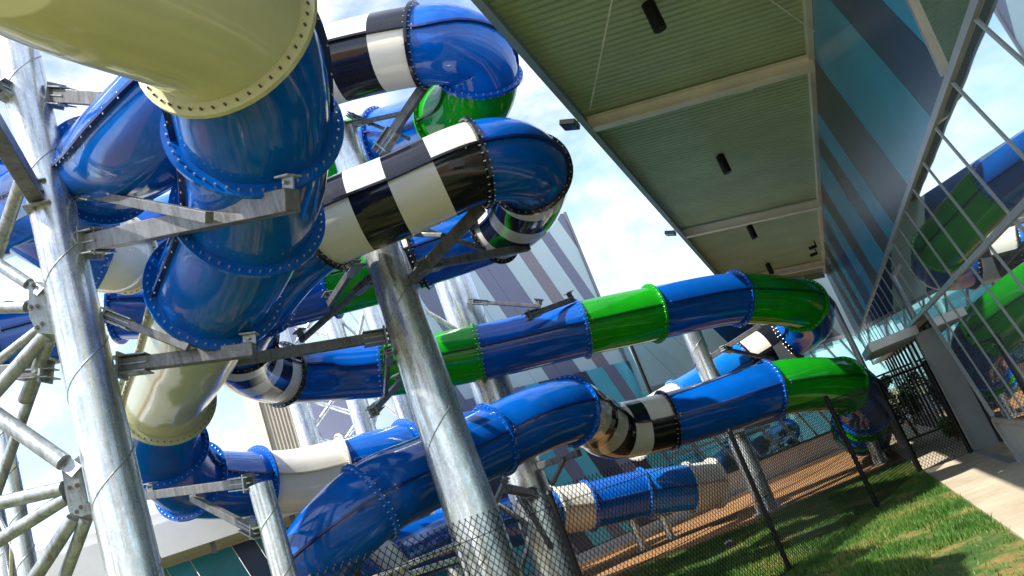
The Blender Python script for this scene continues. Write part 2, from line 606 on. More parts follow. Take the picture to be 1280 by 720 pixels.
# A: the big cream and blue tube that comes in overhead at the upper left
SA = [(-420, -330, 3.4, 'c'), (-200, -215, 3.7, None), (60, -72, 4.35, None), (280, 38, 5.35, 'b'), (318, 158, 6.1, 'b'),
      (312, 266, 7.1, 'b'), (270, 360, 7.9, 'c'), (236, 436, 9.5, None), (208, 500, 11.2, 'b'), (204, 560, 12.2, 'b'), (238, 600, 13.0, 'b'),
      (290, 606, 13.8, None), (322, 604, 14.3, 'w'), (370, 600, 14.7, None), (430, 586, 15.1, 'b'), (508, 566, 15.6, 'b'), (600, 545, 17.5, None), (650, 535, 18.5, None)]
SA = [(x, y, d * 1.16, c) for x, y, d, c in SA]
# B: chequered tube, hairpins right and left, then the long blue and green run
SB = [(150, 385, 14.0, 'b'), (330, 375, 14.2, None), (414, 355, 14.2, 'g'), (470, 340, 14.2, None), (503, 328, 14.2, 'x'), (524, 320, 14.2, 'b'),
      (570, 304, 14.1, None), (618, 286, 13.9, 'x'), (646, 268, 13.2, None), (660, 246, 12.4, None), (662, 216, 11.6, 'b'), (634, 200, 11.0, None), (595, 204, 10.8, 'X'), (500, 244, 10.75, None),
      (405, 284, 10.8, 'b'), (358, 322, 11.2, None), (318, 374, 11.8, 'b'), (298, 420, 12.8, 'x'), (312, 455, 14.2, None), (352, 468, 15.4, 'b'),
      (410, 466, 16.0, None), (478, 461, 16.1, 'g'), (598, 441, 16.3, 'b'), (727, 411, 16.5, 'g'), (816, 392, 16.8, 'b'), (920, 373, 17.6, 'g'),
      (965, 375, 17.9, None), (1002, 382, 18.5, 'b'), (1010, 402, 19.4, None), (984, 422, 20.0, 'x'), (934, 453, 20.0, 'l'), (882, 486, 19.8, None), (852, 504, 19.5, 'w'), (805, 532, 19.3, None), (785, 545, 19.0, None)]
# D: uppermost chequered tube with its blue and green hairpin
SD = [(330, 110, 11.9, 'X'), (430, 77, 11.8, None), (524, 58, 11.6, 'b'), (562, 57, 11.5, None), (590, 69, 11.65, None), (600, 95, 11.85, 'g'), (592, 126, 12.15, None), (562, 147, 12.9, 'b'),
      (505, 168, 14.3, None), (478, 176, 14.6, 'g'), (440, 188, 14.8, None), (400, 200, 15.0, 'b'), (330, 215, 15.0, None)]
# S: the lower run: U-turn at the bottom, wide blue tube, chequered piece, green end and the drop behind it
SS = [(893, 604, 20.4, 'w'), (880, 606, 20.3, None), (862, 609, 20.2, 'l'), (805, 616, 20.0, 'b'), (735, 632, 19.7, 'w'), (690, 640, 19.3, 'l'), (630, 655, 18.4, None),
      (562, 672, 17.0, 'b'), (520, 690, 16.0, None), (475, 712, 14.6, 'w'), (440, 735, 13.2, 'b'), (402, 735, 11.9, None), (402, 690, 11.2, None), (462, 628, 11.3, 'b'), (540, 588, 12.4, None),
      (617, 550, 13.3, 'b'), (670, 525, 13.7, None), (712, 514, 14.2, 'x'), (738, 524, 15.2, None), (768, 538, 16.0, None), (833, 526, 16.4, 'b'), (900, 507, 16.5, None), (962, 487, 16.7, 'g'), (1015, 480, 17.0, None), (1052, 482, 17.4, 'b'),
      (1073, 494, 18.1, None), (1077, 512, 18.8, 'g'), (1076, 520, 19.2, 'b'), (1074, 527, 19.6, 'g'), (1072, 533, 20.1, 'b'), (1072, 537, 20.7, 'g'), (1075, 540, 21.6, 'b'), (1084, 540, 22.6, None)]
SC = [(-160, 350, 13.6, 'b'), (-80, 310, 12.8, None), (0, 275, 11.9, None), (66, 246, 11.0, None), (128, 212, 9.6, 'b'), (185, 168, 8.2, None), (250, 108, 7.8, None), (300, 60, 8.3, None)]
SE = [(-10, 245, 12.2, 'b'), (50, 280, 11.8, None), (126, 317, 11.7, 'w'), (152, 317, 12.2, 'b'), (192, 300, 12.8, 'l'), (240, 280, 13.6, None), (300, 300, 14.5, None)]
SGL = [(-190, 470, 13.0, 'b'), (-60, 440, 13.0, None), (20, 424, 13.0, 'b'), (88, 406, 13.0, None)]
slides = {}
slides['A'] = slide('water_slide', 'large cream and blue tube slide sweeping overhead at upper left and dropping to the ground', SG, SA, r=.64, bolts=46, fo=.115)
slides['B'] = slide('water_slide', 'tube slide with chequered hairpins and the long blue and green run across the middle', SG, SB)
slides['D'] = slide('water_slide', 'highest tube slide, chequered with a blue and green hairpin against the sky', SG, SD)
slides['S'] = slide('water_slide', 'lowest tube slide, wide blue run low behind the fence ending in a green bend', SG, SS, kf=False)
slides['C'] = slide('water_slide', 'wide plain blue tube slide passing behind the left steel column', SG, SC, bolts=46, fo=.095)
slides['E'] = slide('water_slide', 'small blue and cream tube slide showing between left column and big blue tube', SG, SE)
slides['G'] = slide('water_slide', 'blue tube slide glimpsed between the brace pipes at the left edge', SG, SGL)

for key, x, y, dc in (('B', 963, 381, 17.9), ('B', 999, 382, 18.4), ('D', 599, 150, 12.3)):
    c = P(x, y, dc)
    best = min(slides[key][1], key=lambda q: (q - c).length)
    tocam = (CAM - best).normalized()
    o_ = (P(x, y, dc - .5) - best)
    dirn = o_.normalized()
    mb = MB(); mb.tube(best + dirn * (TUBE_R - .02), best + dirn * (TUBE_R + .012), .075, None, 20)
    mb.build('drain_port', M['k'], slides[key][0])

# ------------------------------------------------------------------ steel columns
class Column:
    def __init__(s, label, x, y, depth, rb, rtop, ztop, group='galvanised slide columns', mat='galv', seam=True, z0=0.0):
        q = P(x, y, depth)
        s.x, s.y = q.x, q.y
        s.rb, s.rt, s.zt = rb, rtop, ztop
        s.t = thing('support_column', V((q.x, q.y, z0)), label, 'steel column', group)
        mb = MB()
        n = 32
        nz = max(2, int(ztop / 1.0))
        a, b = V((q.x, q.y, z0)), V((q.x, q.y, ztop))
        mb.tube(a, b, rb, rtop, n, 0)
        if seam:   # spiral weld bead
            turns = (ztop - z0) / (rb * 2 * 2.3)
            k = int(turns * 28)
            vs, fs = [], []
            for i in range(k + 1):
                f = i / k
                an = 2 * math.pi * turns * f
                rr = rb + (rtop - rb) * f
                d = V((math.cos(an), math.sin(an), 0))
                c = a + (b - a) * f
                e = V((-d.y * .55, d.x * .55, -.8)) * 0.011
                vs += [c + d * (rr * .998) + e, c + d * (rr + .009), c + d * (rr * .998) - e]
            for i in range(k):
                fs += [(i * 3, i * 3 + 1, i * 3 + 4, i * 3 + 3), (i * 3 + 1, i * 3 + 2, i * 3 + 5, i * 3 + 4)]
            mb.add(vs, fs, 1, True)
        mb.build('shaft', [M[mat], M['galvd']], s.t)
        pb = MB()
        pb.box(V((s.x, s.y, z0 + .02)), V((rb * 1.4, 0, 0)), V((0, rb * 1.4, 0)), V((0, 0, .02)))
        for i in range(4):
            an = math.pi / 4 + i * math.pi / 2
            d = V((math.cos(an), math.sin(an), 0))
            pb.box(V((s.x, s.y, z0 + .13)) + d * rb * 1.15, d * rb * .2, V((-d.y, d.x, 0)) * .008, V((0, 0, .09)))
        pb.build('base_plate', M['galvd'], s.t)

    def depth_at(s, y):
        lo, hi = -3.0, 30.0
        for _ in range(60):
            z = (lo + hi) / 2
            if proj(V((s.x, s.y, z)))[1] > y: lo = z
            else: hi = z
        return proj(V((s.x, s.y, (lo + hi) / 2)))[2]

    def arm(s, a, b, da=None, db=None, w=.10, h=.14, bracket=True, clamp=True, mat='arm', name='support_arm'):
        """box-section arm from pixel a (at the column) to pixel b (at the slide)"""
        da = s.depth_at(a[1]) if da is None else da
        pa, pb_ = P(a[0], a[1], da), P(b[0], b[1], db)
        t = (pb_ - pa).normalized()
        mb = MB()
        # rolled channel: web and two flanges
        sd = t.cross(V((0, 0, 1))).normalized(); u = sd.cross(t).normalized()
        L = (pb_ - pa).length / 2
        c = (pa + pb_) / 2
        mb.box(c, t * L, sd * w / 2, u * h / 2)
        o = mb.build(name, M[mat], s.t, bevel=.008)
        if bracket:
            kb = MB()
            kb.box(pa + t * .12, t * .20, sd * (w * .62), u * .007 + V((0, 0, 0)))
            kb.box(pa + t * .12 + u * h * .62, t * .20, sd * (w * .9), u * .007)
            kb.box(pa + t * .12 - u * h * .62, t * .20, sd * (w * .9), u * .007)
            kb.box(pa + t * .02, t * .012, sd * w * .9, u * h * .95)
            for k in (-1, 1):
                kb.tube(pa + t * .22 - u * (h * .75) + sd * k * w * .3, pa + t * .22 + u * (h * .75) + sd * k * w * .3, .014, None, 6, 0, True, False)
            kb.build('end_bracket', M['galvd'], o)
        if clamp:
            kb = MB()
            kb.box(pb_ - t * .05 + u * (h * .5 + .05), t * .07, sd * .008, u * .06)
            kb.box(pb_ - t * .05 + u * (h * .5 + .1), t * .09, sd * .07, u * .008)
            kb.tube(pb_ - t * .05 - sd * .05 + u * (h * .5 + .05), pb_ - t * .05 + sd * .05 + u * (h * .5 + .05), .016, None, 6)
            kb.build('clamp_plate', M['galvd'], o)
        return o

    def pipe(s, a, b, da=None, db=None, r=.05, name='brace_pipe', mat='galvd', tab=True):
        da = s.depth_at(a[1]) if da is None else da
        db = da if db is None else db
        pa, pb_ = P(a[0], a[1], da), P(b[0], b[1], db)
        mb = MB()
        r = r * .84
        mb.tube(pa, pb_, r, None, 16)
        t = (pb_ - pa).normalized()
        v = (pa - CAM).normalized()
        w = t.cross(v).normalized()
        if tab:  # slotted end plate
            mb.box(pa + t * .06, t * .24, w * r * .8, v * .007)
        return mb.build(name, M[mat], s.t)

    def plate(s, poly, d, bolts=()):
        mb = MB()
        n = -(P(poly[0][0], poly[0][1], d) - CAM).normalized()
        n = V((n.x, n.y, 0)).normalized()
        c = P(poly[0][0], poly[0][1], d)
        pts = [onplane(x, y, c, n) for x, y in poly]
        mb.poly(pts, n, .02)
        for (x, y) in bolts:
            q = onplane(x, y, c, n)
            mb.tube(q - n * .03, q + n * .03, .02, None, 6, 1, True, False)
            mb.tube(q, q + n * .006, .034, None, 12, 0, True, False)
        mb.build('gusset_plate', [M['galvd'], M['boltd']], s.t)

L1 = Column('thick galvanised column filling the left foreground with gusset plates and brace pipes', 104, 430, 8.55, .258, .215, 11)
L1.arm((112, 304), (366, 250), None, 6.6, .15, .19)
L1.arm((104, 240), (262, 272), None, 7.0, .08, .10, clamp=False)
L1.arm((68, 120), (190, 128), None, 8.2, .12, .15)
L1.arm((30, 125), (-80, 70), None, 8.4, .10, .13, clamp=False)
L1.arm((52, 256), (-60, 70), None, 6.6, .15, .22, clamp=False)
L1.arm((150, 458), (318, 437), 8.9, 8.9, .13, .15)
L1.arm((60, 462), (-60, 470), 8.9, 9.0, .13, .15, clamp=False)
L1.arm((130, 393), (236, 435), 8.8, 8.7, .08, .085, clamp=False)
L1.arm((72, 30), (172, 96), None, 7.6, .09, .10, clamp=False)
d = L1.depth_at(375) - .05
L1.plate([(36, 352), (52, 352), (68, 362), (78, 418), (66, 418), (47, 416), (36, 395)], d, [(39, 384), (47, 383), (42, 357), (53, 365), (53, 405), (47, 410)])
d2 = L1.depth_at(610) - .05
L1.plate([(77, 588), (99, 569), (114, 642), (101, 646), (86, 640)], d2, [(82, 578 + 4), (90, 582), (87, 610), (96, 607), (96, 640), (101, 634)])
L0 = Column('galvanised column of the left tower just outside the frame, joined by brace pipes', -190, 430, 9.1, .258, .215, 11)
def to_col(a, b, col):
    """run a brace from pixel a through pixel b until it meets the axis of the next column"""
    lo, hi = 0.0, 6.0
    for _ in range(50):
        f = (lo + hi) / 2
        x, y = a[0] + (b[0] - a[0]) * f, a[1] + (b[1] - a[1]) * f
        zl, zh = -6.0, 22.0
        for _ in range(40):
            z = (zl + zh) / 2
            if proj(V((col.x, col.y, z)))[1] > y: zl = z
            else: zh = z
        if proj(V((col.x, col.y, zl)))[0] < x: lo = f
        else: hi = f
    f = lo
    return (a[0] + (b[0] - a[0]) * f, a[1] + (b[1] - a[1]) * f)
for a, b, r in (((36, 355), (-40, 305), .075), ((34, 384), (-60, 386), .075), ((48, 412), (-40, 480), .06), ((58, 418), (-15, 500), .09), ((62, 424), (30, 500), .075)):
    e = to_col(a, b, L0)
    L1.pipe(a, e, d + .03, L0.depth_at(e[1]), r) if e[1] < 760 else L1.pipe(a, b, d + .03, d + .5, r)
for a, b, r in (((80, 578), (-40, 494), .10), ((80, 610), (-40, 638), .085), ((84, 622), (-40, 700), .08), ((92, 648), (24, 752), .085), ((108, 648), (66, 760), .075)):
    e = to_col(a, b, L0)
    if e[1] < 1000: L1.pipe(a, e, d2 + .03, L0.depth_at(e[1]), r)
    else: L1.pipe(a, (a[0] + (b[0] - a[0]) * 1.9, a[1] + (b[1] - a[1]) * 1.9), d2 + .03, d2 + .4, r)
L1.pipe((52, 455), (-20, 660), 10.0, 10.0, .075)
L1.pipe((26, 228), (-8, 330), 9.0, 9.4, .085)

K2 = Column('thick galvanised column at centre standing in front of the blue and green run', 545, 510, 11.15, .385, .24, 7.75)
K2.arm((499, 368), (602, 258), None, 11.0, .09, .16)
K2.arm((483, 420), (296, 451), None, 10.8, .10, .14)
K2.arm((462, 350), (376, 426), None, 12.4, .07, .08)
K2.arm((446, 328), (412, 380), 11.6, 12.5, .08, .10)
K2.arm((490, 293), (556, 294), None, 11.4, .06, .06, clamp=False)
K2.arm((513, 282), (606, 312), 11.6, 13.2, .06, .07, clamp=False)
K2.arm((530, 333), (660, 309), 11.4, 13.2, .09, .12)
K2.arm((486, 440), (482, 492), 11.2, 12.2, .06, .07, clamp=False)
K2.arm((466, 514), (500, 478), 12.5, 14.0, .08, .10)

K2.arm((477, 186), (538, 96), 12.0, 11.8, .09, .14)
K2.arm((432, 157), (502, 142), None, 11.9, .06, .06, clamp=False)
K2.arm((440, 145), (512, 174), None, 12.1, .05, .05, clamp=False)
K3 = Column('galvanised column just behind the central one, carrying the wide low blue tube', 640, 555, 16.3, .42, .39, 8.6)
K3.arm((665, 585), (724, 566), None, 14.6, .10, .13)
K3.arm((690, 606), (706, 573), 15.6, 14.6, .07, .07, clamp=False, bracket=False)
K3.arm((666, 617), (634, 611), 15.4, 13.9, .12, .13)
K3.arm((652, 622), (690, 686), 15.2, 15.0, .08, .09, clamp=False)
K3.pipe((622, 632), (662, 656), 15.6, 15.6, .07)
K3.pipe((630, 604), (614, 640), 15.2, 15.6, .07)
K3.pipe((664, 672), (646, 722), 15.8, 15.6, .07)
K3.arm((590, 377), (676, 383), 16.6, 16.4, .06, .07)
K3.arm((660, 395), (717, 374), 15.6, 16.4, .08, .11)
K3.pipe((570, 412), (520, 382), 16.6, 16.8, .06)

K5 = Column('slim galvanised column behind the fence between the two long tube runs', 962, 640, 17.69, .225, .21, 5.2)
K5.arm((872, 457), (950, 407), None, 18.4, .09, .11)
K5.arm((905, 436), (970, 450), 18.0, 19.6, .07, .08)
K5.arm((905, 542), (980, 520), None, 16.9, .08, .12, clamp=False)
K6 = Column('short galvanised post under the green bend, footed in orange dirt', 1103, 581, 19.0, .13, .13, 1.35, seam=False)
K7 = Column('short galvanised post at bottom left carrying the blue and cream tube', 340, 660, 10.2, .155, .148, 3.15)
K7.arm((312, 603), (186, 619), None, 11.6, .10, .12)
K7.arm((320, 664), (240, 622), None, 11.4, .08, .10)
# pedestal under the lowest tube
for (x, y, dd, lb) in ((790, 650, 20.2, 'short steel pedestal holding up the low blue tube near the kerb'), (828, 645, 20.4, 'thin steel prop under the low tube beside its cream end')):
    q = P(x, y, dd)
    pt = thing('slide_pedestal', V((q.x, q.y, 0)), lb, 'steel pedestal', 'low slide pedestals')
    mb = MB(); mb.tube(V((q.x, q.y, 0)), V((q.x, q.y, q.z)), .10, None, 14); mb.build('post', M['galv'], pt)
    mb = MB(); mb.box(V((q.x, q.y, q.z + .03)), V((.28, 0, 0)), V((0, .10, 0)), V((0, 0, .03))); mb.build('saddle', M['galvd'], pt)
    mb = MB(); mb.box(V((q.x, q.y, .012)), V((.2, 0, 0)), V((0, .2, 0)), V((0, 0, .012))); mb.build('base_plate', M['galvd'], pt)

# lattice stair tower behind the slides
m_cols = []
for x, y, lb in ((383, 535, 'far lattice tower column left of the braced pair'), (455, 530, 'far lattice tower column between two others behind the blue tube'), (512, 530, 'far pale column nearest the central column')):
    m_cols.append(Column(lb, x, y, 19.5, .25, .24, 8.4, group='far pale tower columns', seam=False))
def braces(c0, c1, ys, r=.045):
    for k in range(len(ys) - 1):
        za, zb = ys[k], ys[k + 1]
        for (p, q) in ((za, zb), (zb, za)):
            mb = MB(); mb.tube(V((c0.x, c0.y, p)), V((c1.x, c1.y, q)), r, None, 10)
            mb.build('brace_pipe', M['galv'], c0.t)
braces(m_cols[0], m_cols[1], [1.2, 2.2, 3.2, 4.2, 5.2, 6.2, 7.2, 8.2], .055)
braces(m_cols[1], m_cols[2], [4.6, 6.2, 8.0], .05)
f1 = Column('pale galvanised column at the bottom left corner, nearer the thick column', 24, 655, 11.5, .13, .13, 5.5)
f2 = Column('pale galvanised column cut by the left frame edge at the bottom', 4, 690, 12.0, .12, .12, 5.0)
braces(f1, f2, [.8, 2.0, 3.2, 4.4], .035)

# ------------------------------------------------------------------ building on the right
WP = 1.9       # perp position of its wall plane
KL = 0.64      # lean of stripes and mullions (metres along per metre up)
bt = thing('leisure_building', B(16, 3.2, 0), 'teal and charcoal striped building with slanted mirror glass along the right edge', 'building')
ZT, ZG = 6.6, 3.6
def clip_poly(poly, f):
    """keep the part of a polygon (s,z) where f(s,z) >= 0 (f linear)"""
    out = []
    for i in range(len(poly)):
        a, b = poly[i], poly[(i + 1) % len(poly)]
        fa, fb = f(*a), f(*b)
        if fa >= 0: out.append(a)
        if (fa >= 0) != (fb >= 0):
            t = fa / (fa - fb)
            out.append((a[0] + (b[0] - a[0]) * t, a[1] + (b[1] - a[1]) * t))
    return out
# cladding: slanted sheets butted edge to edge in one plane
bounds = [3.4, 4.7, 5.88, 8.43, 10.75, 12.0, 13.3, 15.7, 17.3, 19.0, 21.2, 22.6, 24.2, 25.7, 27.6, 29.0, 30.6, 32.0, 33.6, 36.0]
cols_ = [3, 1, 0, 2, 0, 2, 0, 2, 0, 1, 0, 2, 0, 2, 0, 1, 0, 2, 0]
mb = MB()
S_END = 33.6
for i in range(len(bounds) - 1):
    u0, u1 = bounds[i] + .006, bounds[i + 1] - .006
    pl = [(u0 + KL * ZG, ZG), (u1 + KL * ZG, ZG), (u1 + KL * ZT, ZT), (u0 + KL * ZT, ZT)]
    pl = clip_poly(pl, lambda s, z: S_END - s)
    pl = clip_poly(pl, lambda s, z: s - (7.15 - (z - 3.63) * .33))
    if len(pl) > 2:
        mb.poly([B(s, WP, z) for s, z in pl], -nv, .05, cols_[i])
mb.build('cladding', [M['teal'], M['navy'], M['brown'], M['bright']], bt)
mb = MB()   # backing body so that nothing shows through
mb.box(B(14.8, 8.2, 4.6), dv * 18.6, nv * 6.25, V((0, 0, 2.15)))
mb.build('upper_body', M['greywall'], bt)
mb = MB()
mb.box(B(14.8, 8.4, 1.2), dv * 18.6, nv * 5.8, V((0, 0, 1.24)))
mb.build('body', M['black_in'], bt)
# glass: lower strip
mb = MB()
ZB = .62
mb.poly([B(13.3, WP, ZB), B(14.45, WP, 2.42), B(15.2, WP, ZG), B(1.0, WP, ZG), B(1.0, WP, ZB)], -nv, .03)
mb.poly([B(31.5, WP, 2.42), B(31.5, WP, ZG), B(15.21, WP, ZG), B(14.46, WP, 2.42)], -nv, .03)
gp = mb.build('glazing', M['glass'], bt)
mb = MB()
mb.poly([B(7.14, WP, ZG + .02), B(6.2, WP, 6.5), B(1.0, WP, 6.5), B(1.0, WP, ZG + .02)], -nv, .03)
mb.build('upper_glazing', M['glass'], bt)
def mull(a, b, w=.06, dep=.07):
    mm = MB()
    sdir = dv
    t = (b - a).normalized()
    wv = t.cross(nv).normalized()
    mm.box((a + b) / 2 - nv * (dep / 2 - .05), t * ((b - a).length / 2), wv * w / 2, nv * dep / 2)
    return mm
for s0 in [x * 1.155 + 7.12 - 1.155 * 5 for x in range(0, 27)]:
    zb = ZB if s0 < 15.3 else 2.45
    sb_ = s0 - KL * (ZG - zb)
    if sb_ < 1.0: continue
    mull(B(sb_, WP, zb), B(s0, WP, ZG - .03), .034, .06).build('mullion', M['alu'], bt)
for (z, s0, s1, w) in ((ZG, 1.0, 31.5, .07), (2.44, 1.0, 31.5, .06), (ZB, 1.0, 13.3, .06)):
    mull(B(s0, WP - .006, z), B(s1, WP - .006, z), w, .07).build('transom', M['alu'], bt)
mull(B(7.15, WP - .006, ZG + .05), B(6.15, WP - .006, 6.6), .07, .08).build('frame_post', M['alu'], bt)
for s0 in (1.2, 3.0, 4.8):
    mull(B(s0, WP, ZG + .05), B(s0 + KL * 2.9, WP, 6.5), .055).build('mullion', M['alu'], bt) if s0 + KL * 2.9 < 6.3 else None
# base panel, slanted end post and sill under the glass
mb = MB()
mb.poly([B(1.0, WP + .01, 0.0), B(12.95, WP + .01, 0.0), B(13.30, WP + .01, ZB - .03), B(1.0, WP + .01, ZB - .03)], -nv, .04)
mb.build('base_panel', M['jamb'], bt)
mull(B(13.3, WP - .006, ZB + .04), B(14.42, WP - .006, 2.40), .07, .07).build('end_mullion', M['alu'], bt)
mull(B(13.0, WP - .005, 0.0), B(13.36, WP - .005, ZB), .09, .08).build('base_post', M['alu'], bt)
mull(B(13.05, WP - .03, 0.02), B(16.4, WP - .03, 0.02), .04, .14).build('base_sill', M['alu'], bt)
# jamb of the side passage, its soffit slab and dark glazed return
mb = MB(); mb.box(B(16.62, 2.05, 1.12), dv * .14, nv * .21, V((0, 0, 1.12))); mb.build('jamb', M['jamb'], bt, bevel=.01)
mb = MB(); mb.box(B(16.50, 2.33, 1.12), dv * .16, nv * .06, V((0, 0, 1.12))); mb.build('jamb_frame', M['alud'], bt)
mb = MB(); mb.box(B(25, 2.32, 1.2), dv * 8.2, nv * .02, V((0, 0, 1.2))); mb.build('passage_glazing', M['glassd'], bt)
for k in range(14):
    mull(B(17.6 + k * 1.1, 2.29, 0.0), B(17.6 + k * 1.1, 2.29, 2.4), .06, .07).build('passage_mullion', M['alud'], bt)
mb = MB(); mb.box(B(18.0, 1.48, 2.30), dv * 1.6, nv * .44, V((0, 0, .085)))
aw = mb.build('awning', [M['alu']], bt, bevel=.006)
mb = MB(); mb.box(B(18.0, 1.48, 2.20), dv * 1.5, nv * .36, V((0, 0, .012))); mb.build('awning_lining', M['fascia'], aw)

# canopy
cp = thing('canopy', B(16, -1.5, 0), 'long khaki corrugated canopy roof with cream beams hanging over the path', 'canopy roof')
PI_, ZI, PO, ZO = 1.86, 6.36, -1.52, 7.13
def CZ(p): return ZI + (ZO - ZI) * (PI_ - p) / (PI_ - PO)
cslope = (B(0, PO, ZO) - B(0, PI_, ZI)).normalized()     # outward and up
cn = cslope.cross(dv).normalized()
if cn.z > 0: cn = -cn                                     # facing down
S0C, S1C = 0.5, 33.4
mb = MB(); mb.keep_normals = False
pitch = 0.15; seg = 8
vs, fs = [], []
prof = [(0.0, 0.0), (0.60, 0.0), (0.70, -0.085), (0.90, -0.085)]
nrib = int((S1C - S0C) / pitch)
for i in range(nrib):
    for (fx, h) in prof:
        s = S0C + (i + fx) * pitch
        vs += [B(s, PI_, ZI) + cn * h, B(s, PO, ZO) + cn * h]
for i in range(len(vs) // 2 - 1):
    fs.append((2 * i, 2 * i + 1, 2 * i + 3, 2 * i + 2))
mb.add(vs, fs, 0, False)
mb.add([v - cn * .06 for v in (vs[0], vs[1], vs[-1], vs[-2])], [(0, 1, 2, 3)], 0)
mb.build('corrugated_soffit', M['soffit'], cp)
for s in (3.3, 12.35, 21.4, 30.6):
    mb = MB()
    a, b = B(s, PI_ + .02, ZI) + cn * .13, B(s, PO + .02, ZO) + cn * .13
    mb.beam(a, b, .02, .21, cn)
    mb.beam(a + cn * .11, b + cn * .11, .20, .018, cn)
    mb.beam(a - cn * .09 , b - cn * .09 , .20, .018, cn)
    bo = mb.build('cross_beam', M['beam'], cp)
    mb = MB()
    c = a.lerp(b, .3)
    mb.box(c - dv * .018, cslope * .11, dv * .008, cn * .09)
    for k in (-.08, -.03, .03, .08):
        for j in (-.05, 0, .05):
            mb.tube(c + cslope * k + cn * j - dv * .04, c + cslope * k + cn * j, .012, None, 6, 0, True, False)
    mb.box(c + cn * .125, cslope * .13, dv * .09, cn * .008)
    mb.build('splice_plate', M['beam'], bo)
mb = MB()
mb.beam(B(S0C, PO, ZO) + cn * .10, B(S1C, PO, ZO) + cn * .10, .02, .30, cn)
mb.beam(B(S0C, PO + .05, ZO) + cn * .255, B(S1C, PO + .05, ZO) + cn * .255, .09, .016, cn)
mb.build('edge_beam', M['fascia'], cp)
mb = MB(); mb.beam(B(S0C, PO - .035, ZO + .05), B(S1C, PO - .035, ZO + .05), .05, .26); mb.build('gutter', M['fascia'], cp)
mb = MB(); mb.box(B(17, 1.855, ZI + .0), dv * 16.4, nv * .042, V((0, 0, .09))); mb.build('wall_angle', M['beam'], cp)
mb = MB(); mb.beam(B(S1C, PI_, ZI - .05), B(S1C, PO, ZO - .05), .05, .35); mb.build('end_fascia', M['fascia'], cp)
# tie rods under the soffit
def soff(x, y, off=.12):
    p0 = B(0, PI_, ZI) + cn * off
    return onplane(x, y, p0, cn)
for a, b in (((765, 0), (738, 133)), ((960, -2), (1016, 38))):
    pa, pb_ = soff(*a, .2), soff(*b, .2)
    pb_ = pb_ + (pb_ - pa) * .03
    pa = pa + (pa - pb_) * .6
    mb = MB(); mb.tube(pa, pb_, .010, None, 8); mb.build('tie_rod', M['beam'], cp)

def lamp_cyl(x, y, label):
    q = soff(x, y, 0.0)
    t = thing('downlight', q, label, 'canopy light', 'black cylinder downlights under the canopy')
    mb = MB()
    a = q + cn * .01; L = .40; r = .085
    mb.tube(a, a + V((0, 0, -.03)), .05, None, 20)
    mb.tube(a + V((0, 0, -.02)), a + V((0, 0, -L)), r, None, 28, 0, False)
    mb.tube(a + V((0, 0, -.021)), a + V((0, 0, -.022)), r, None, 28)
    mb.tube(a + V((0, 0, -L)), a + V((0, 0, -L + .08)), r * .86, r * .80, 28, 0, True)
    mb.build('housing', M['blackmetal'], t)
    mb = MB(); mb.tube(a + V((0, 0, -L + .05)), a + V((0, 0, -L + .075)), r * .5, None, 20); mb.build('lens', M['glassd'], t)
    return t
lamp_cyl(809, 2, 'black cylinder downlight cut by the top edge, largest under the canopy')
lamp_cyl(899, 193, 'black cylinder downlight in the bay between first and second cream beams')
lamp_cyl(936, 281, 'black cylinder downlight just past the second cream beam')
lamp_cyl(959, 329, 'black cylinder downlight right above the green end of the upper tube')

def flood(s, label):
    q = B(s, PO - .06, ZO - .02)
    t = thing('floodlight', q, label, 'floodlight', 'floodlights on the canopy edge')
    mb = MB(); mb.beam(q + nv * .06, q - nv * .16 + V((0, 0, .02)), .07, .05); mb.box(q + nv * .01, dv * .08, nv * .02, V((0, 0, .09))); mb.build('bracket', M['alu'], t)
    mb = MB()
    c = q - nv * .21 + V((0, 0, .0))
    mb.box(c, dv * .16, (nv * .8 - V((0, 0, .35))).normalized() * .13, (nv * .35 + V((0, 0, .8))).normalized() * .045)
    mb.build('housing', M['blackmetal'], t, bevel=.01)
    mb = MB()
    nn = -(nv * .35 + V((0, 0, .8))).normalized()
    mb.box(c + nn * .047, dv * .14, (nv * .8 - V((0, 0, .35))).normalized() * .11, nn * .004)
    mb.build('lens', M['glassd'], t)
flood(12.25, 'small black floodlight on the canopy edge by the first cream beam')
flood(21.2, 'small black floodlight on the canopy edge by the second cream beam')
for x, y, lb in ((1021, 307, 'upper one of two tiny black cameras beside the wall under the canopy'), (1022, 316, 'lower one of two tiny black cameras beside the wall under the canopy')):
    q = soff(x, y, .15)
    t = thing('security_camera', q, lb, 'camera', 'security cameras under the canopy')
    mb = MB(); mb.tube(q, q - cslope * -.25 + V((0, 0, -.05)), .05, .055, 14); mb.build('housing', M['blackmetal'], t)
    mb = MB(); mb.tube(q + cslope * .02, q + cslope * .02 + V((0, 0, .16)), .02, None, 10); mb.build('mount', M['blackmetal'], t)

# downpipe at the far end of the canopy
q = G(1131, 563)
dp = thing('downpipe', q, 'tall grey downpipe with elbow past the green bend', 'downpipe')
mb = MB(); tz = 6.0
for _ in range(200):
    if proj(V((q.x, q.y, tz)))[1] < 376: tz -= .03
mb.tube(q, V((q.x, q.y, tz)), .075, None, 16); mb.build('pipe', M['alu'], dp)
mb = MB(); mb.tube(V((q.x, q.y, tz)), V((q.x - .25, q.y + .1, tz + .22)), .075, None, 16); mb.build('elbow', M['alu'], dp)

# ------------------------------------------------------------------ far building
P0 = G(863, 647)
azA, azW = R(49), R(56)
dA = V((math.sin(azA), math.cos(azA), 0)); nA = V((math.cos(azA), -math.sin(azA), 0))    # normal towards camera side
dW = V((math.sin(azW), math.cos(azW), 0)); nW = V((math.cos(azW), -math.sin(azW), 0))
fbt = thing('striped_hall', V((P0.x, P0.y, 0)), 'tall hall with pale blue and grey slanted stripes behind the slides', 'building')
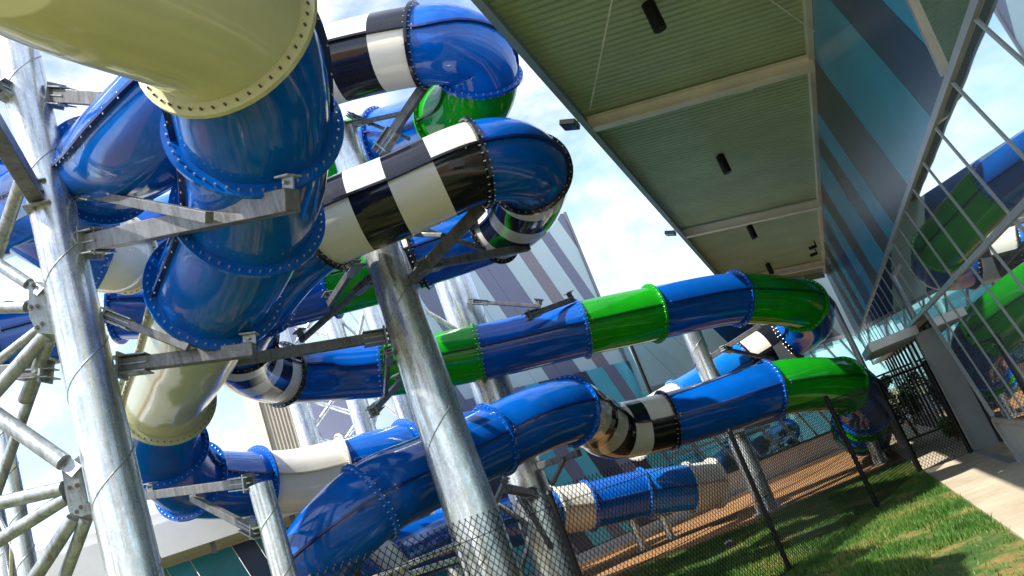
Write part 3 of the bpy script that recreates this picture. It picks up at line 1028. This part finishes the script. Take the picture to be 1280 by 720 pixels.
# face A: stripes leaning; local coordinate a = distance back from the corner P0, z up
HA = proj_z = onplane(690, 268, P0, nA).z
def face_stripes(mb, o, d_, n_, length, h, widths, mats, lean, z0=0.0, ulo=-8.0):
    u = ulo; k = 0
    while u < length + 1:
        w = widths[k % len(widths)]
        pl = [(u + lean * z0, z0), (u + w - .012 + lean * z0, z0), (u + w - .012 + lean * h, h), (u + lean * h, h)]
        pl = clip_poly(pl, lambda s, z: s)
        pl = clip_poly(pl, lambda s, z: length - s)
        if len(pl) > 2:
            mb.poly([o + d_ * s + V((0, 0, z)) for s, z in pl], n_, .06, mats[k % len(mats)])
        u += w; k += 1
mb = MB()
wA = [.55, .75, .8, .5, .55, 1.15, .7, .75, .5, .8]
mA = [2, 0, 1, 3, 0, 0, 1, 0, 3, 0]
face_stripes(mb, P0, -dA, nA, 8.6, HA, wA, mA, .33, .35)
mb.build('cladding', [M['pale'], M['lilac'], M['mauve'], M['lilac']], fbt)
QA = P0 - dA * 8.6
azB = R(84)
dB = V((math.sin(azB), math.cos(azB), 0)); nB = V((math.cos(azB), -math.sin(azB), 0))
mb = MB()
face_stripes(mb, QA, -dB, nB, 2.4, HA, [1.2, 1.5, 1.1, .7], [0, 0, 1, 2], .33, .35)
mb.build('cladding', [M['pale'], M['lilac'], M['mauve']], fbt)
mb = MB()
back = P0 + (-dA * 4 - nA * 6)
bp_ = [P0 - nA * .07, QA - nA * .07 - nB * .07, QA - dB * 2.4 - nB * .07, QA - dB * 2.4 + V((0.5, 9, 0)), P0 + V((-6, 9.5, 0)), P0 - nA * .3 + V((-.8, 1.5, 0))]
kk = len(bp_)
mb.add([p + V((0, 0, 0)) for p in bp_] + [p + V((0, 0, HA - .05)) for p in bp_],
       [tuple(range(kk)), tuple(range(kk, 2 * kk))] + [(i, (i + 1) % kk, kk + (i + 1) % kk, kk + i) for i in range(kk)])
mb.build('body', M['lilac'], fbt)
mb = MB(); mb.beam(P0 - dA * .03 + nA * .01 + V((0, 0, .35)), P0 - dA * .03 + nA * .01 + V((0, 0, HA + .05)), .10, .06, nA); mb.build('corner_trim', M['mauve'], fbt)
mb = MB(); mb.beam(P0 + nA * .03 + V((0, 0, .15)), QA + nA * .03 + V((0, 0, .15)), .12, .36); mb.build('plinth', M['greywall'], fbt)

# lower bright stripes (teal/navy) belong to the ground-floor skin of the same face
wing = thing('glazed_wing', V((P0.x, P0.y, 0)), 'lower wing with pale teal overhanging panels above slanted glass and a grey base wall', 'building')
def PW(x, y, off=0.0): return onplane(x, y, P0 + nW * off, nW)
mb = MB()
top = PW(790, 360).z
pb0 = PW(779, 497); pb1 = PW(868, 452); pb2 = PW(1075, 420)
LW = 17.0
zt = 6.9
def W2(s, z, off=0.0): return P0 + dW * s + nW * off + V((0, 0, z))
zb0, zb1 = pb0.z, pb0.z - .35
segs = [(.05, 1.35, 0), (1.37, 2.75, 0), (2.77, 4.6, 0), (4.62, 6.6, 1), (6.62, 8.3, 0), (8.32, 9.8, 1), (9.82, 12.5, 0), (12.52, 14.2, 1), (14.22, LW, 0)]
for a, b, mi in segs:
    la, lb = .45, .45
    za = zb0 + (zb1 - zb0) * a / LW; zb_ = zb0 + (zb1 - zb0) * b / LW
    zta = zt; 
    pl = [(a + .55 * za * 0, za), (b, zb_), (b - .62 * (zt - zb_) , zt), (a - .62 * (zt - za), zt)]
    pl = clip_poly(pl, lambda s, z: s - .05)
    if len(pl) > 2:
        mb.poly([W2(s, z, .5) for s, z in pl], nW, .5, mi)
pl = clip_poly([(LW, zb1), (LW, zt), (LW - .62 * (zt - zb1), zt)], lambda s, z: s - .05)
mb.poly([W2(s, z, .5) for s, z in pl], nW, .5, 0)
mb.build('overhang_panel', [M['palet'], M['navy']], wing)
mb = MB(); mb.beam(W2(.05, zb0 - .06, .46), W2(LW, zb1 - .06, .46), .12, .14); mb.build('overhang_fascia', M['alu'], wing)
mb = MB(); mb.beam(W2(.0, zb0 - .2, .52), W2(.0, zt, .52), .08, .08, nW); mb.build('corner_trim', M['alud'], wing)
ZL = .78
mb = MB(); mb.poly([W2(0.1, ZL, -.05), W2(LW, ZL, -.05), W2(LW, zb1, -.05), W2(0.1, zb0, -.05)], nW, .04); mb.build('glazing', M['cglass'], wing)
for k in range(17):
    s = .3 + k * 1.0
    a, b = W2(s + .55 * (3.9 - ZL) if False else s, zb0 - .15, -.02), W2(s + 1.6, ZL, -.02)
    if s + 1.6 > LW: continue
    mb = MB(); mb.beam(a, b, .06, .06, nW); mb.build('mullion', M['alu'], wing)
for z in (1.9, 2.9):
    mb = MB(); mb.beam(W2(.1, z, -.01), W2(LW, z, -.01), .07, .07, V((0, 0, 1))); mb.build('transom', M['alu'], wing)
mb = MB(); mb.box(W2(LW / 2, ZL / 2, -.02), dW * LW / 2, nW * .09, V((0, 0, ZL / 2))); mb.build('base_wall', M['greywall'], wing)
mb = MB(); mb.beam(W2(0, ZL + .03, .0), W2(LW, ZL + .03, .0), .24, .06); mb.build('coping', M['alud'], wing)
mb = MB(); mb.box(W2(LW / 2, 2.6, -7.0), dW * (LW / 2), nW * .1, V((0, 0, 2.6))); mb.build('back_wall', M['palet'], wing)
mb = MB(); mb.box(W2(LW / 2, .03, -3.6), dW * (LW / 2), nW * 3.3, V((0, 0, .03))); mb.build('pool_deck', M['white'], wing)
for k in range(6):
    mb = MB(); mb.tube(W2(1.5 + k * 2.8, .06, -3.4), W2(1.5 + k * 2.8, 5.2, -3.4), .11, None, 12); mb.build('hall_column', M['white'], wing)
    mb = MB(); mb.beam(W2(1.5 + k * 2.8, 3.75, -.1), W2(1.5 + k * 2.8, 4.6, -6.9), .12, .25); mb.build('roof_beam', M['white'], wing)
mb = MB(); mb.beam(W2(0.2, 3.2, -6.85), W2(LW, 3.2, -6.85), .06, .8); mb.build('wall_band', M['tealf'], wing)

# bright teal and navy skin on the ground floor at the left of the corner
mb = MB()
face_stripes(mb, P0 + nA * .10, -dA, nA, 8.6, 5.2, [.75, .55, .6, .8, .55, .5], [0, 1, 2, 1, 0, 2], .33, .36)
mb.build('lower_cladding', [M['tealf'], M['navyf'], M['lilac']], fbt)

# beige ribbed block behind the lattice tower
bb = P(345, 540, 27)
bg_ = thing('ribbed_block', V((bb.x, bb.y, 0)), 'beige ribbed metal stair block with cream corner trim behind the lattice tower', 'building')
mb = MB()
wv_ = V((1, .15, 0)).normalized(); nb_ = V((.15, -1, 0)).normalized()
n = 40; W_ = 4.6
vs = []; fs = []
c0 = P(330, 540, 27); c0 = V((c0.x, c0.y, 0))
for i in range(n * 2 + 1):
    s = W_ * i / (n * 2); off = .04 if (i // 1) % 2 else 0
    vs += [c0 + wv_ * s + nb_ * off, c0 + wv_ * s + nb_ * off + V((0, 0, 9.2))]
for i in range(n * 2): fs.append((2 * i, 2 * i + 2, 2 * i + 3, 2 * i + 1))
mb.add(vs, fs, 0)
mb.box(c0 + wv_ * W_ / 2 - nb_ * 1.6 + V((0, 0, 4.55)), wv_ * (W_ / 2 - .02), nb_ * 1.55, V((0, 0, 4.55)))
mb.build('ribbed_wall', M['beige'], bg_)
for s in (-.12, W_):
    mb = MB(); mb.box(c0 + wv_ * s + V((0, 0, 4.65)), wv_ * .22, nb_ * .10, V((0, 0, 4.65))); mb.build('corner_trim', M['creamsheet'], bg_)

# low white-roofed building at the bottom left
e0, e1 = P(120, 722, 15.5), P(445, 616, 17.5)
zz = (e0.z + e1.z) / 2
wr = thing('white_roofed_building', V((e0.x, e0.y, 0)), 'low building with white roof edge, cream soffit and teal striped wall at bottom left', 'building')
dE = V((e1.x - e0.x, e1.y - e0.y, 0)).normalized(); nE = V((dE.y, -dE.x, 0))
if nE.dot(CAM - e0) < 0: nE = -nE
ze = P(305, 662, 16.5).z
o_ = V((e0.x, e0.y, 0)) - dE * 10
LE = (e1 - e0).length + 12
mb = MB(); mb.box(o_ + dE * LE / 2 - nE * 3.0 + V((0, 0, ze + .05)), dE * LE / 2, nE * 3.0, V((0, 0, .03))); mb.build('soffit', M['creamsheet'], wr)
mb = MB(); mb.box(o_ + dE * LE / 2 + nE * .06 + V((0, 0, ze + .30)), dE * LE / 2, nE * .04, V((0, 0, .32))); mb.build('fascia', M['white'], wr)
mb = MB(); mb.box(o_ + dE * LE / 2 - nE * .3 + V((0, 0, ze + .55)), dE * LE / 2, nE * .25, V((0, 0, .30))); mb.build('roof_edge', M['white'], wr)
mb = MB(); mb.box(o_ + dE * LE / 2 - nE * 4 + V((0, 0, ze + .45)), dE * LE / 2, nE * 3.6, V((0, 0, .35))); mb.build('roof', M['white'], wr)
mb = MB(); face_stripes(mb, o_ - nE * 2.4, dE, nE, LE, ze - .002, [.9, .5, .7, .5], [0, 1, 0, 2], -.3, 0.0, -3); mb.build('wall', [M['teal'], M['navy'], M['bright']], wr)
for k in range(6):
    mb = MB(); mb.box(o_ + dE * (10.5 + k * 1.6) - nE * .22 + V((0, 0, ze - .12)), dE * .05, nE * .08, V((0, 0, .12))); mb.build('soffit_hook', M['arm'], wr)

# ------------------------------------------------------------------ ground
mb = MB()
mb.add([V((-400, -400, 0)), V((400, -400, 0)), V((400, 400, 0)), V((-400, 400, 0))], [(0, 1, 2, 3)])
tag(mb.build('ground', M['dirt']), kind='structure')
# lawn sheet with a ragged edge
edge = [(-16, 15.5), (-9, 16.2), (-4, 16.6), (-1, 17.0)] + [(G(x, y).x, G(x, y).y) for x, y in ((880, 680), (985, 636), (1065, 603), (1125, 578))]
pts = []
for i in range(len(edge) - 1):
    a, b = edge[i], edge[i + 1]
    for k in range(14):
        f = k / 14
        x, y = a[0] + (b[0] - a[0]) * f, a[1] + (b[1] - a[1]) * f
        w = noise.noise(V((x * 1.6, y * 1.6, 3))) * .22 + noise.noise(V((x * 6, y * 6, 1))) * .06
        pts.append(V((x, y + w, .012)))
LPE = .93
rp = []
for k in range(150):
    s = 19.9 - k * .17
    w = noise.noise(V((s * 1.3, 0, 9))) * .05 + noise.noise(V((s * 7, 0, 5))) * .025
    rp.append(B(s, LPE - .01 + w, .012))
lawn_poly = pts + rp + [V((-16, -6, .012))]
mb = MB(); mb.add(lawn_poly, [tuple(range(len(lawn_poly)))])
tag(mb.build('lawn', M['lawn']), kind='structure')
# concrete path
mb = MB()
xs = [-6 + k * 3.0 for k in range(14)]
for k in range(13):
    mb.poly([B(xs[k] + .006, LPE, .03), B(xs[k + 1] - .006, LPE, .03), B(xs[k + 1] - .006, 2.6, .03), B(xs[k] + .006, 2.6, .03)], V((0, 0, 1)), .10)
tag(mb.build('path', M['concrete']), kind='structure')
# pale kerb strip in front of the far walls
mb = MB()
mb.beam(P0 + nA * .28 + V((0, 0, .05)), QA + nA * .28 + V((0, 0, .05)), .30, .12)
mb.beam(P0 + nW * .30 + dW * .2 + V((0, 0, .05)), P0 + nW * .30 + dW * 15 + V((0, 0, .05)), .30, .12)
tag(mb.build('kerb', M['concrete']), kind='structure')

# grass blades
def in_poly(x, y, poly):
    c = False; j = len(poly) - 1
    for i in range(len(poly)):
        a, b = poly[i], poly[j]
        if (a.y > y) != (b.y > y) and x < (b.x - a.x) * (y - a.y) / (b.y - a.y) + a.x: c = not c
        j = i
    return c
mb = MB()
cnt = 0
lp2 = [p for i, p in enumerate(lawn_poly) if i % 3 == 0 or i >= len(lawn_poly) - 2]
vv, ff = [], []
tries = 0
while cnt < 120000 and tries < 800000:
    tries += 1
    x = random.uniform(-1.5, 7); y = random.uniform(5.5, 19.5)
    if random.random() > 1.15 - (y - 5.5) / 17: continue
    p = V((x, y, 0))
    sx, sy, dz = proj(p)
    if sx < 560 or sx > 1330 or sy > 790 or dz < 1: continue
    if p.dot(nv) > LPE - .02 or not in_poly(x, y, lp2): continue
    nz = noise.noise(V((x * .9, y * .9, 2.2))) + .45 * noise.noise(V((x * 3.1, y * 3.1, 7)))
    if nz > .08 and random.random() < min(.96, (nz - .02) * 3.2): continue
    h = random.uniform(.025, .07) * (1.15 - .5 * max(0, nz))
    a = random.uniform(0, 6.283); w = random.uniform(.004, .008)
    dx, dy = math.cos(a) * w, math.sin(a) * w
    lx, ly = random.gauss(0, .018), random.gauss(0, .018)
    k = len(vv)
    vv += [V((x - dx, y - dy, .01)), V((x + dx, y + dy, .01)), V((x + lx, y + ly, .01 + h))]
    ff.append((k, k + 1, k + 2)); cnt += 1
mb.add(vv, ff)
mb.keep_normals = True
tag(mb.build('grass_blades', M['blade']), 'short patchy green grass on the lawn in front of the fence', 'grass', kind='stuff')
# weeds along the dirt strip
# ------------------------------------------------------------------ chain link fence
fpts = {'A': None, 'B': G(990, 718), 'C': G(1098, 635), 'D': G(1152, 592), 'E': G(1215, 568)}
dirAB = (fpts['B'] - fpts['C']); dirAB.z = 0
qa = P(690, 628, 7.15)
fpts['A'] = V((qa.x, qa.y, 0))
zA = qa.z
qz = P(400, 760, 5.6)
fpts['Z'] = V((qz.x, qz.y, 0))
fe = thing('chain_link_fence', fpts['B'], 'black chain link fence on slim black posts crossing the lawn to the path', 'fence')
order = ['Z', 'A', 'B', 'C', 'D', 'E']
HF = 1.70
for k in order:
    p = fpts[k]
    mb = MB()
    r = {'D': .05, 'E': .042, 'C': .036}.get(k, .03)
    mb.tube(p, p + V((0, 0, HF + .02)), r, None, 14)
    mb.tube(p + V((0, 0, HF + .02)), p + V((0, 0, HF + .05)), r * 1.25, r * .6, 14)
    mb.build('post', M['blackmetal'], fe)
cell = .062
for i in range(len(order) - 1):
    a, b = fpts[order[i]], fpts[order[i + 1]]
    t = (b - a); L = t.length; t = t / L
    nn = V((-t.y, t.x, 0))
    H0, H1 = .04, HF + (.06 if i < 3 else -.02)
    mb = MB()
    vs, fs = [], []
    hw = .0038
    for sgn in (1, -1):
        k = -int((H1 - H0) / cell / 1.25) - 2
        slope = 1.25
        while k * cell < L + 2:
            # line from (s0,H0) going up with lean sgn
            s0 = k * cell if sgn > 0 else k * cell
            s1 = s0 + sgn * (H1 - H0) / slope
            # clip to [0, L]
            def clip(sA, zA_, sB, zB_):
                if max(sA, sB) <= 0 or min(sA, sB) >= L: return None
                pa, pb2 = [sA, zA_], [sB, zB_]
                for q, o2 in ((pa, pb2), (pb2, pa)):
                    if q[0] < 0:
                        f = (0 - q[0]) / (o2[0] - q[0]); q[1] = q[1] + (o2[1] - q[1]) * f; q[0] = 0
                    if q[0] > L:
                        f = (L - q[0]) / (o2[0] - q[0]); q[1] = q[1] + (o2[1] - q[1]) * f; q[0] = L
                return pa, pb2
            c = clip(s0, H0, s1, H1)
            k += 1
            if not c: continue
            (sa, za), (sb2, zb2) = c
            pa = a + t * sa + V((0, 0, za)) + nn * hw * sgn * .8
            pb2 = a + t * sb2 + V((0, 0, zb2)) + nn * hw * sgn * .8
            dd = (pb2 - pa)
            if dd.length < .02: continue
            mb.tube(pa, pb2, hw, None, 4, 0, False, False)
    mb.build('mesh_panel', M['wire'], fe)
    for z in (.06, .88, HF - .08):
        wb = MB()
        prev = None
        for q in range(13):
            f = q / 12
            p = a + t * L * f + V((0, 0, z - .03 * math.sin(math.pi * f)))
            if prev is not None: wb.tube(prev, p, .0035, None, 5, 0, False)
            prev = p
        wb.build('straining_wire', M['wire'], fe)
# rail between the gate posts
gm = MB(); gm.tube(fpts['D'] + V((0, 0, HF - .02)), fpts['E'] + V((0, 0, HF - .02)), .02, None, 12); gm.build('top_rail', M['blackmetal'], fe)

# galvanised rails behind the fence at bottom centre
rl = thing('pipe_rail', V((P(520, 700, 9.8).x, P(520, 700, 9.8).y, 0)), 'galvanised pipe handrail running behind fence towards the central column', 'handrail')
for a, b in (((470, 722, 9.6), (572, 680, 10.2)), ((505, 720, 9.8), (574, 698, 10.3))):
    mb = MB(); mb.tube(P(*a) + (P(*a) - P(*b)) * .6, P(*b), .038, None, 14); mb.build('rail', M['galv'], rl)
pz = P(572, 681, 10.2)
mb = MB(); mb.tube(V((pz.x, pz.y, 0)), pz, .035, None, 14); mb.build('rail_post', M['galv'], rl)

# vertical bar railing and shrubs at the far end of the path
br = thing('bar_railing', B(23.5, 1.3, 0), 'dark vertical bar railing closing the far end of the path', 'railing')
for k in range(12):
    mb = MB(); mb.tube(B(23.5, .58 + k * .15, .03), B(23.5, .58 + k * .15, 1.9), .008, None, 8); mb.build('bar', M['alu'], br)
for z in (.15, 1.88):
    mb = MB(); mb.beam(B(23.5, .5, z), B(23.5, 2.25, z), .03, .05); mb.build('rail', M['alud'], br)
def shrub(p, h, r, label, n=900):
    t = thing('shrub', p, label, 'shrub', 'shrubs behind the railing')
    mb = MB()
    for k in range(5):
        a = random.uniform(0, 6.28)
        mb.tube(p, p + V((math.cos(a) * r * .5, math.sin(a) * r * .5, h * .7)), .02, .006, 6)
    mb.build('stem', M['stem'], t)
    mb = MB(); mb.keep_normals = True
    cl = [(V((random.gauss(0, r * .45), random.gauss(0, r * .45), h * random.uniform(.25, .9))), random.uniform(.15, .32) * r * 1.6) for _ in range(14)]
    for k in range(n):
        c, cr_ = random.choice(cl)
        d_ = V((random.gauss(0, 1), random.gauss(0, 1), random.gauss(0, 1))).normalized() * cr_ * random.random() ** .4
        q = p + c + d_
        if q.z < .03: continue
        a1 = V((random.gauss(0, 1), random.gauss(0, 1), random.gauss(0, .6))).normalized()
        a2 = a1.cross(V((random.gauss(0, 1), random.gauss(0, 1), random.gauss(0, 1)))).normalized()
        L = random.uniform(.05, .10)
        mb.add([q - a1 * L, q + a2 * L * .4, q + a1 * L, q - a2 * L * .4], [(0, 1, 2, 3)])
    mb.build('foliage', M['leaf'], t)
shrub(B(24.6, .9, .0), 1.5, .5, 'dark leafy shrub behind the bar railing, nearer the downpipe')
shrub(B(25.2, 1.7, .0), 2.0, .55, 'taller dark leafy shrub behind the bar railing beside the glass')
shrub(B(19.6, 2.0, .03), .55, .25, 'small leafy plant just past the grey jamb at the gate')

def inside(px, py, off=-1.6):
    q = PW(px, py, off); return q, proj(q)[2]
ip = []
for (x, y, o, c) in ((880, 592, -3.0, 'l'), (908, 578, -2.2, None), (932, 572, -1.8, 'b'), (958, 556, -2.4, None), (985, 538, -3.6, None)):
    q, dd = inside(x, y, o); ip.append((x, y, dd, c))
slide('water_slide', 'blue tube slide inside the glazed hall, seen through glass behind the slim column', 'slides inside the hall', ip, r=.42, bolts=20)
ip = []
for (x, y, o, c) in ((800, 640, -3.4, 'b'), (835, 628, -2.0, None), (868, 608, -1.3, 'l'), (893, 590, -1.8, None), (915, 572, -3.4, None)):
    q, dd = inside(x, y, o); ip.append((x, y, dd, c))
slide('water_slide', 'dark blue tube slide inside the glazed hall near the low cream tube end', 'slides inside the hall', ip, r=.42, bolts=20)
def shrub_in(s_, off, h, r, label):
    shrub(W2(s_, .06, off), h, r, label, 500)
shrub_in(3.6, -.9, 1.7, .5, 'leafy indoor plant behind the hall glass, leftmost of the indoor plants')
shrub_in(5.2, -.8, 1.5, .5, 'leafy indoor plant behind the hall glass, next to the leftmost one')
shrub_in(6.6, -1.0, 1.7, .55, 'leafy indoor plant behind the hall glass nearest the green bend')
# cream parasol stand inside
q = W2(5.9, .06, -2.2)
kk_ = thing('parasol', q, 'cream and yellow parasol standing inside the hall behind the glass', 'parasol')
mb = MB(); mb.tube(q, q + V((0, 0, 2.3)), .03, None, 8); mb.build('pole', M['white'], kk_)
mb = MB(); mb.tube(q + V((0, 0, 1.75)), q + V((0, 0, 2.35)), .95, .03, 10, 0, False, False); mb.build('canopy', M['w'], kk_)
mb = MB(); mb.tube(q + V((0, 0, 1.62)), q + V((0, 0, 1.75)), .96, .95, 10, 0, False, False); mb.build('valance', M['creamsheet'], kk_)
# scraps of paper
def scrap(p, label, s):
    mb = MB()
    pts = [p + V((random.uniform(-s, s), random.uniform(-s, s), random.uniform(.0, s * .5))) for _ in range(9)]
    c = p + V((0, 0, s * .5))
    vs = [c] + pts
    mb.add(vs, [(0, i, i % 9 + 1) for i in range(1, 9)] )
    o = mb.build('paper_scrap', M['paper'])
    tag(o, label, 'litter', 'scraps of litter')
scrap(G(1251, 591, .035), 'crumpled white scrap lying on the concrete path', .05)
scrap(G(912, 679, .03), 'white scrap lying on the grass behind the chain link fence', .11)
